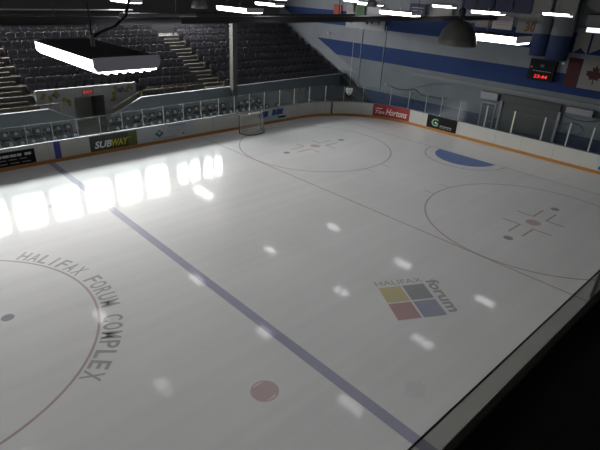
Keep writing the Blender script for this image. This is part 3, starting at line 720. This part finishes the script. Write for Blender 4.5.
for (a_, c_, lab_) in ((-17.5, -14.0, 'first'), (-13.6, -10.0, 'second'), (-9.6, -6.0, 'third'), (-5.6, -2.0, 'fourth')):
    banner(a_, c_, 25.6, 29.5, 'dark navy banner at the top edge, %s from the dome lamp' % lab_, 'flat', mat('navy_banner', (.03, .035, .07), .85), 1, W0 + .7)
t = banner(-51.2, -38.0, 19.1, 24.6, 'wide white banner with dark jagged shapes above the corner', 'flat', mat('pale_mural_cloth', (.24, .25, .27), .85))
for (y0, y1, z0, z1, m) in ((-50.6, -48.2, 20.2, 21.2, (.05, .03, .03)), (-47.5, -45.5, 20.6, 21.0, (.03, .05, .03)), (-44.5, -43.2, 20.2, 21.3, (.02, .02, .02)), (-43, -41.6, 20.5, 21.4, (.03, .03, .03)), (-40.4, -39.6, 20.3, 21.3, (.04, .04, .04))):
    MB().prism([(y0, z1), (y1, z1 + .1), (y1 - .2, z0 + .4), ((y0 + y1) / 2, z0), (y0 + .3, z0 + .5)], 'x', W0 + .41, W0 + .43).build('dark_shape', mat('mural_dark_%g' % m[0], m, .8), t)
banner(-56.0, -53.2, 21.0, 24.4, 'dark red banner left of the wide white banner', 'flat', mat('dull_red_banner', (.25, .05, .03), .85))
banner(-50.5, -48.4, 22.9, 25.0, 'small pale banner with dark print over the wide white banner', 'flat', None, 2, W0 + .9)
banner(-47.6, -44.6, 22.5, 24.8, 'small dark green banner over the wide white banner', 'flat', mat('dark_green_banner', (.05, .10, .05), .85), 0, W0 + .9)
banner(-43.8, -39.5, 23.0, 25.4, 'small grey banner at the right of the dark green banner', 'flat', mat('grey_banner_cloth', (.28, .28, .29), .85), 2, W0 + .9)
banner(-31, -26.5, 23.4, 26, 'small dark banner with pale print left of the dome lamp', 'flat', mat('navy_banner', (.04, .05, .09), .85), 2, W0 + .6)
banner(-24.5, -19.5, 23.6, 26.4, 'pale banner half hidden above the dome lamp', 'flat', None, 3, W0 + .6)
# conduits and cables on the end wall
for (y, z0, z1, lab) in ((-45.2, 4.5, 20.0, 'thin grey vertical conduit on the end wall below the wide banner'), (-37.6, 4.5, 20.5, 'thin grey vertical conduit where the blue stripe begins')):
    tag(MB().tube([(W0 + .12, y, z0), (W0 + .12, y, z1)], .1, 8).build('wall_conduit', mat('grey_conduit', (.25, .27, .29), .5)), lab, 'conduit')
def cable(pts, r, lab):
    tag(MB().tube(pts, r, 6).build('wall_cable', M_dark), lab, 'cable')
def sag(y0, z0, y1, z1, d, n=10): return [(W0 + .2, y0 + (y1 - y0) * k / n, z0 + (z1 - z0) * k / n - d * 4 * (k / n) * (1 - k / n)) for k in range(n + 1)]
cable(sag(-34, 6.2, -27, 6.8, .5) + sag(-26.6, 6.9, -21.6, 5.9, .7)[1:] + sag(-21.2, 5.9, -17.2, 6.4, .4)[1:], .1, 'black hose draped along the end wall above the red panel')
cable([(W0 + .2, 11.6 + 1.9 * math.cos(a), 5.4 + 1.1 * math.sin(a)) for a in [k * 2 * PI / 24 for k in range(23)]], .06, 'black cable loop on the wall right of the roller door')
cable(sag(9.4, 7.6, 16, 8.0, .6), .06, 'black cable sagging under the right wall heater')
cable(sag(-26, 7.2, -16, 9.6, -.5), .05, 'thin cable rising along the end wall towards the ledge')
lab = 'small white wall lamp on the pale band above the stand'
tag(MB().lathe([(0, -.25), (.28, -.2), (.34, 0), (.28, .2), (0, .25)], (W0 + .36, -57.3, 17.0), 12).build('wall_lamp', mat('white_lamp_glass', (.8, .8, .76), .3)), lab, 'lamp')
tag(MB().lathe([(0, -.22), (.25, -.18), (.3, 0), (.25, .18), (0, .22)], (W0 + .32, -35.5, 6.5), 12).build('wall_lamp', mat('white_lamp_glass', (.8, .8, .76), .3)), 'small white wall lamp above the corner glass', 'lamp')
tag(MB().lathe([(0, -.25), (.3, -.18), (.34, 0), (.2, .2), (0, .25)], (W0 + 1.2, 6.9, 17.4), 12).build('wall_lamp', mat('white_lamp_glass', (.8, .8, .76), .3)), 'small white floodlight between the clock and the flag', 'lamp')
# sloped dark stringer where the stand meets the end wall
st = thing('stair_stringer', 'dark sloping stringer and rail between the stand and the end wall', 'stair rail', (-17.5, -45, 0))
MB().prism([(-49.9, 6.9), (-40.9, 2.0), (-40.9, .2), (-49.9, 4.6)], 'x', -18.6, -16.8).build('stringer', mat('dark_stringer_paint', (.035, .04, .05), .6), st)
MB().tube([(-17.7, -50, 8.4), (-17.7, -41.2, 3.9)], .08, 8).build('rail', M_dark, st)
# rope with a white block
rp = thing('hanging_block', 'white block with dark holes hanging from a long rope at the corner', 'pulley block', (-13, -43, 3.9))
MB().tube([(-13, -43, 4.6), (-13, -43, ROOF)], .035, 6).build('rope', mat('pale_rope', (.45, .45, .42), .7), rp)
def facing(x, z, d):                          # block turned towards the middle of the ice
    return (-13 - .70 * x + .714 * d, -43 + .714 * x + .70 * d, 3.9 + z)
def plate(pts, d0, d1):
    n = len(pts); v = [facing(x, z, d0) for x, z in pts] + [facing(x, z, d1) for x, z in pts]
    return MB().add(v, [tuple(range(n)), tuple(range(n, 2 * n))[::-1]] + [(k, n + k, n + (k + 1) % n, (k + 1) % n) for k in range(n)])
blk = plate([(-.95, .75), (-.55, 1.05), (-.3, .85), (.3, .85), (.55, 1.05), (.95, .75), (.85, 0), (.5, -.6), (0, -.95), (-.5, -.6), (-.85, 0)], -.25, .25).build('block', mat('white_block_plastic', (.85, .85, .8), .5), rp)
for (dx, dz, rr) in ((-.3, .3, .13), (.3, .3, .13), (0, -.4, .17)):
    plate([(dx + rr * math.cos(a), dz + rr * math.sin(a)) for a in [k * PI / 4 for k in range(8)]], .25, .29).build('hole', M_black, blk)

# ------------------------------------------------------------------ pillar, beam, duct
struct(MB().box(19.5, 20.7, -49.6, -48.4, -.05, 20.95).build('pillar', M_pillar), 'grey square pillar in front of the stand', 'pillar')
gir = struct(MB().box(-19, 150, -48.9, -48.2, 20.95, 22.5).build('roof_girder', M_beam), 'deep dark girder carried by the grey pillar', 'beam')
MB().box(-19, 150, -48.2, -48.1, 20.9, 21.02).build('girder_flange', mat('grey_flange_paint', (.16, .155, .15), .5), gir)
struct(MB().box(13.5, 150, -48.7, -48.4, 22.5, ROOF).build('added_light_baffle', mat('added_dark_baffle_sheet', (.035, .033, .036), .7)))  # made-up sheet, added to hide the bright windows and hold back their light
bm_ = struct(MB().box(-19, 110, -9.3, -8.7, 23.95, 24.05).box(-19, 110, -9.1, -8.9, 24.05, 24.65).box(-19, 110, -9.3, -8.7, 24.65, 24.75).build('roof_beam', M_beam), 'long dark steel roof beam over the ice', 'beam')
b = MB().tube([(62, -9, 25.35), (110, -9, 25.35)], .06, 8)
for k in range(7): b.tube([(63 + 7 * k, -9, 24.75), (63 + 7 * k, -9, 25.35)], .05, 6)
b.build('cable_rail', M_steel, bm_)
b = MB()
for x in (-10, 10, 30, 50, 70, 90): b.tube([(x, -9, 24.7), (x, -9, ROOF)], .07, 6)
b.build('hanger_rod', M_dark, bm_)
t = thing('air_duct', 'pale grey twin pipe hanging beside the dark beam above the left seats', 'duct', (60, -6, 24.2))
MB().tube([(64.8, -6, 25.08), (56.2, -6, 25.08)], .2, 14).build('upper_pipe', M_grey, t)
MB().tube([(65.0, -6, 24.48), (58.2, -6, 24.48)], .34, 14).build('lower_pipe', M_grey, t)
for x in (58.6, 64.2): MB().tube([(x, -6, 24.4), (x, -6, ROOF)], .03, 6).build('hanger_rod', M_dark, t)

# ------------------------------------------------------------------ lamps
def fixture(loc, lab):
    x, y, z = loc
    t = thing('fluorescent_light', lab, 'ceiling light', loc, 'box fluorescent lights over the ice')
    hx, hy = .82, 1.95
    df = MB().prism([(x - hx + .1, z - .16), (x + hx - .1, z - .16), (x + hx, z - .06), (x + hx, z + .15), (x - hx, z + .15), (x - hx, z - .06)], 'y', y - hy, y + hy).build('diffuser', M_lamp, t)
    MB().prism([(x - hx - .02, z + .15), (x + hx + .02, z + .15), (x + hx - .2, z + .2), (x - hx + .2, z + .2)], 'y', y - hy, y + hy).build('housing', mat('grey_lamp_housing', (.10, .10, .105), .5), t)
    for q in (-1, 1): MB().prism([(x - hx + .06, z - .12), (x + hx - .06, z - .12), (x + hx, z - .02), (x + hx, z + .19), (x - hx, z + .19), (x - hx, z - .02)], 'y', y + q * hy, y + q * (hy + .05)).build('end_cap', lamp_cap(), t)
    for k in range(6): MB().tube([(x - .52 + .208 * k, y - hy - .03, z - .15), (x - .52 + .208 * k, y + hy + .04, z - .15)], .045, 6).build('tube', M_tube, df)
    MB().tube([(x, y, z + .2), (x, y, z + .5)], .05, 6).build('hook', M_steel, t)
    MB().tube([(x, y, z + .45), (x, y, ROOF - .05)], .02, 5).build('chain', M_dark, t)
    return t
F0 = (82.23, 30.66, 26.6)
lamp = fixture(F0, 'big box fluorescent light hanging nearest at the top left')
for loc, lab in (((62.3, 31.2, 26.6), 'bright box light just right of the large dome lamp'),
                 ((62.3, 10.2, 26.6), 'box light at the top centre above the pillar'),
                 ((44.0, 12.2, 26.5), 'box light just above the dark beam, left of the dome lamp'),
                 ((23.4, 10.8, 26.55), 'box light in front of the banners, upper right of the dome lamp'),
                 ((3.2, 11.6, 26.4), 'box light in front of the ducts at the top right'),
                 ((23.0, -9.0, 26.5), 'box light at the very top near the rope'),
                 ((4.0, -7.8, 26.4), 'small box light left above the large dome lamp'),
                 ((63.0, -8.2, 26.3), 'box light at the very top left above the big one'),
                 ((43.4, -8.8, 26.2), 'box light over the middle of the ice beyond the top edge'),
                 ((81.8, -9.3, 26.2), 'box light over centre ice beyond the left edge'),
                 ((63.2, -30.5, 26.2), 'box light over the far blue line beyond the top edge'),
                 ((43.4, -30.5, 26.2), 'box light over the far side boards beyond the top edge'),
                 ((23.6, -30.6, 26.2), 'box light over the far face-off circle'),
                 ((3.4, -29.8, 26.2), 'box light over the far corner'),
                 ((103, -9.3, 26.2), 'box light over the other half of the ice, far row'),
                 ((103, 12.4, 26.2), 'box light over the other half of the ice, middle row'),
                 ((103, 32.4, 26.2), 'box light over the other half of the ice, near row')):
    dup(lamp, loc, lab)
tag(MB().tube([(82.2, 30.6, 27.0), (81.9, 30.4, 27.1), (81.3, 30.0, 27.2), (80.8, 29.7, 27.45), (80.6, 29.6, 27.9), (80.55, 29.5, 28.6), (80.5, 29.5, 30), (80.5, 29.5, ROOF)], .045, 6).build('lamp_cord', M_dark), 'black power cord looping up from the nearest box light', 'cord')
t = thing('strip_light', 'long bright strip light over the upper rows of the stand', 'strip light', (17.4, -68, 26))
MB().box(16.2, 18.6, -72, -64, 25.95, 26.1).build('diffuser', emit('bright_strip_diffuser', (.97, .98, 1.0), 26), t)
MB().box(16.1, 18.7, -72.1, -63.9, 26.1, 26.3).build('housing', mat('grey_lamp_housing', (.10, .10, .105), .5), t)
for yy in (-71, -65): MB().tube([(17.4, yy, 26.3), (17.4, yy, ROOF - .05)], .03, 6).build('chain', M_dark, t)
t = thing('wall_light', 'short white wall light in front of the white banners at the right edge', 'wall light', (-17.2, 10.6, 23.6))
MB().box(-18.9, -17.3, 9.4, 12.3, 23.25, 24.15).build('case', M_grey, t)
MB().box(-17.3, -17.2, 9.5, 12.2, 23.32, 24.1).build('diffuser', emit('soft_lit_diffuser', (.97, .97, 1.0), 1.5), t)
MB().box(-17.3, -17.05, 9.4, 12.3, 23.2, 23.3).build('tray', M_grey, t)
def dome(loc, lab):
    x, y, z = loc
    t = thing('dome_lamp', lab, 'dome lamp', loc, 'metal dome lamps over the ice')
    k = .88
    sh = MB().lathe([(r_ * k, z_ * k) for r_, z_ in [(.93, -.62), (.95, -.58), (.90, -.3), (.78, .05), (.58, .32), (.32, .48), (.12, .52), (.12, .5), (.30, .44), (.55, .28), (.74, .02), (.86, -.3), (.9, -.62), (.93, -.62)]], loc, 32).build('shade', M_dome, t)
    MB().lathe([(0, .44), (.1, .44), (.11, .62), (.15, .66), (.15, .86), (.06, .95), (0, .95)], loc, 14).build('lamp_holder', mat('dark_lamp_holder', (.10, .10, .10), .5), t)
    MB().lathe([(0, .36), (.18, .26), (.25, 0), (.18, -.26), (0, -.36)], (x, y, z), 14).build('bulb', mat('frosted_bulb_glass', (.55, .55, .52), .3), sh)
    MB().tube([(x, y, z + .9), (x, y, ROOF - .05)], .03, 6).build('cord', M_dark, t)
    return t
dm = dome((67.2, 32.45, 27.02), 'large grey metal dome lamp hanging in front of the striped wall')
dup(dm, (57.4, -3.3, 26.45), 'small dark dome lamp at the top edge left of the pillar')
dup(dm, (27.5, -5.0, 26.8), 'tiny dark dome lamp at the top edge above the corner')

# ------------------------------------------------------------------ gallery rail where the photograph was taken
cnt = struct(MB().box(20, 130, 42.67, 47, 23.2, 23.62).box(20, 130, 42.67, 43.1, 0, 23.2).build('gallery_ledge', mat('black_gallery_ledge', (.11, .108, .106), .85, var=.2, spec=.15)), 'black ledge of the viewing gallery', 'ledge')
MB().box(20, 130, 42.58, 42.67, 23.3, 23.70).build('edge_channel', mat('dark_edge_channel', (.30, .28, .27), .7, spec=.2), cnt)
gg = thing('gallery_glass', 'smoky glass guard along the black gallery ledge', 'glass guard', (90, 42.5, 23.0))
MB().box(78.02, 130, 42.475, 42.50, 22.6, 24.10).build('pane', M_tint, gg)
MB().box(78.02, 130, 42.474, 42.501, 24.095, 24.10).build('top_edge', mat('dark_glass_edge', (.16, .16, .16), .4), gg)
MB().box(77.6, 78.02, 42.44, 42.58, 23.4, 24.0).build('clamp', mat('pale_clamp_metal', (.6, .6, .58), .4), gg)

# ------------------------------------------------------------------ camera
CP = (87.54424942227041, 44.21118716276541, 28.468473664427); yaw, pit, rol = 3.9401149358139076, 0.4538833559517223, 0.052145023394020315
d = Vector((math.cos(yaw) * math.cos(pit), math.sin(yaw) * math.cos(pit), -math.sin(pit)))
r0 = Vector((math.sin(yaw), -math.cos(yaw), 0)); u0 = r0.cross(d)
r = r0 * math.cos(rol) + u0 * math.sin(rol); u = -r0 * math.sin(rol) + u0 * math.cos(rol)
cam = bpy.data.cameras.new('camera'); cam.sensor_width = 36; cam.lens = 489.341 / 600 * 36; cam.clip_start = .05; cam.clip_end = 500
co = bpy.data.objects.new('camera', cam); COL.objects.link(co)
mw = Matrix((r, u, -d)).transposed().to_4x4(); mw.translation = Vector(CP) * S
co.matrix_world = mw
scn.camera = co

w = bpy.data.worlds.new('dim_hall_air'); scn.world = w; w.use_nodes = True
w.node_tree.nodes['Background'].inputs[0].default_value = (.5, .55, .6, 1); w.node_tree.nodes['Background'].inputs[1].default_value = .01
scn.view_settings.view_transform = 'Standard'; scn.view_settings.look = 'None'; scn.view_settings.gamma = 1
scn.view_settings.use_curve_mapping = False
scn.view_settings.exposure = 0.0
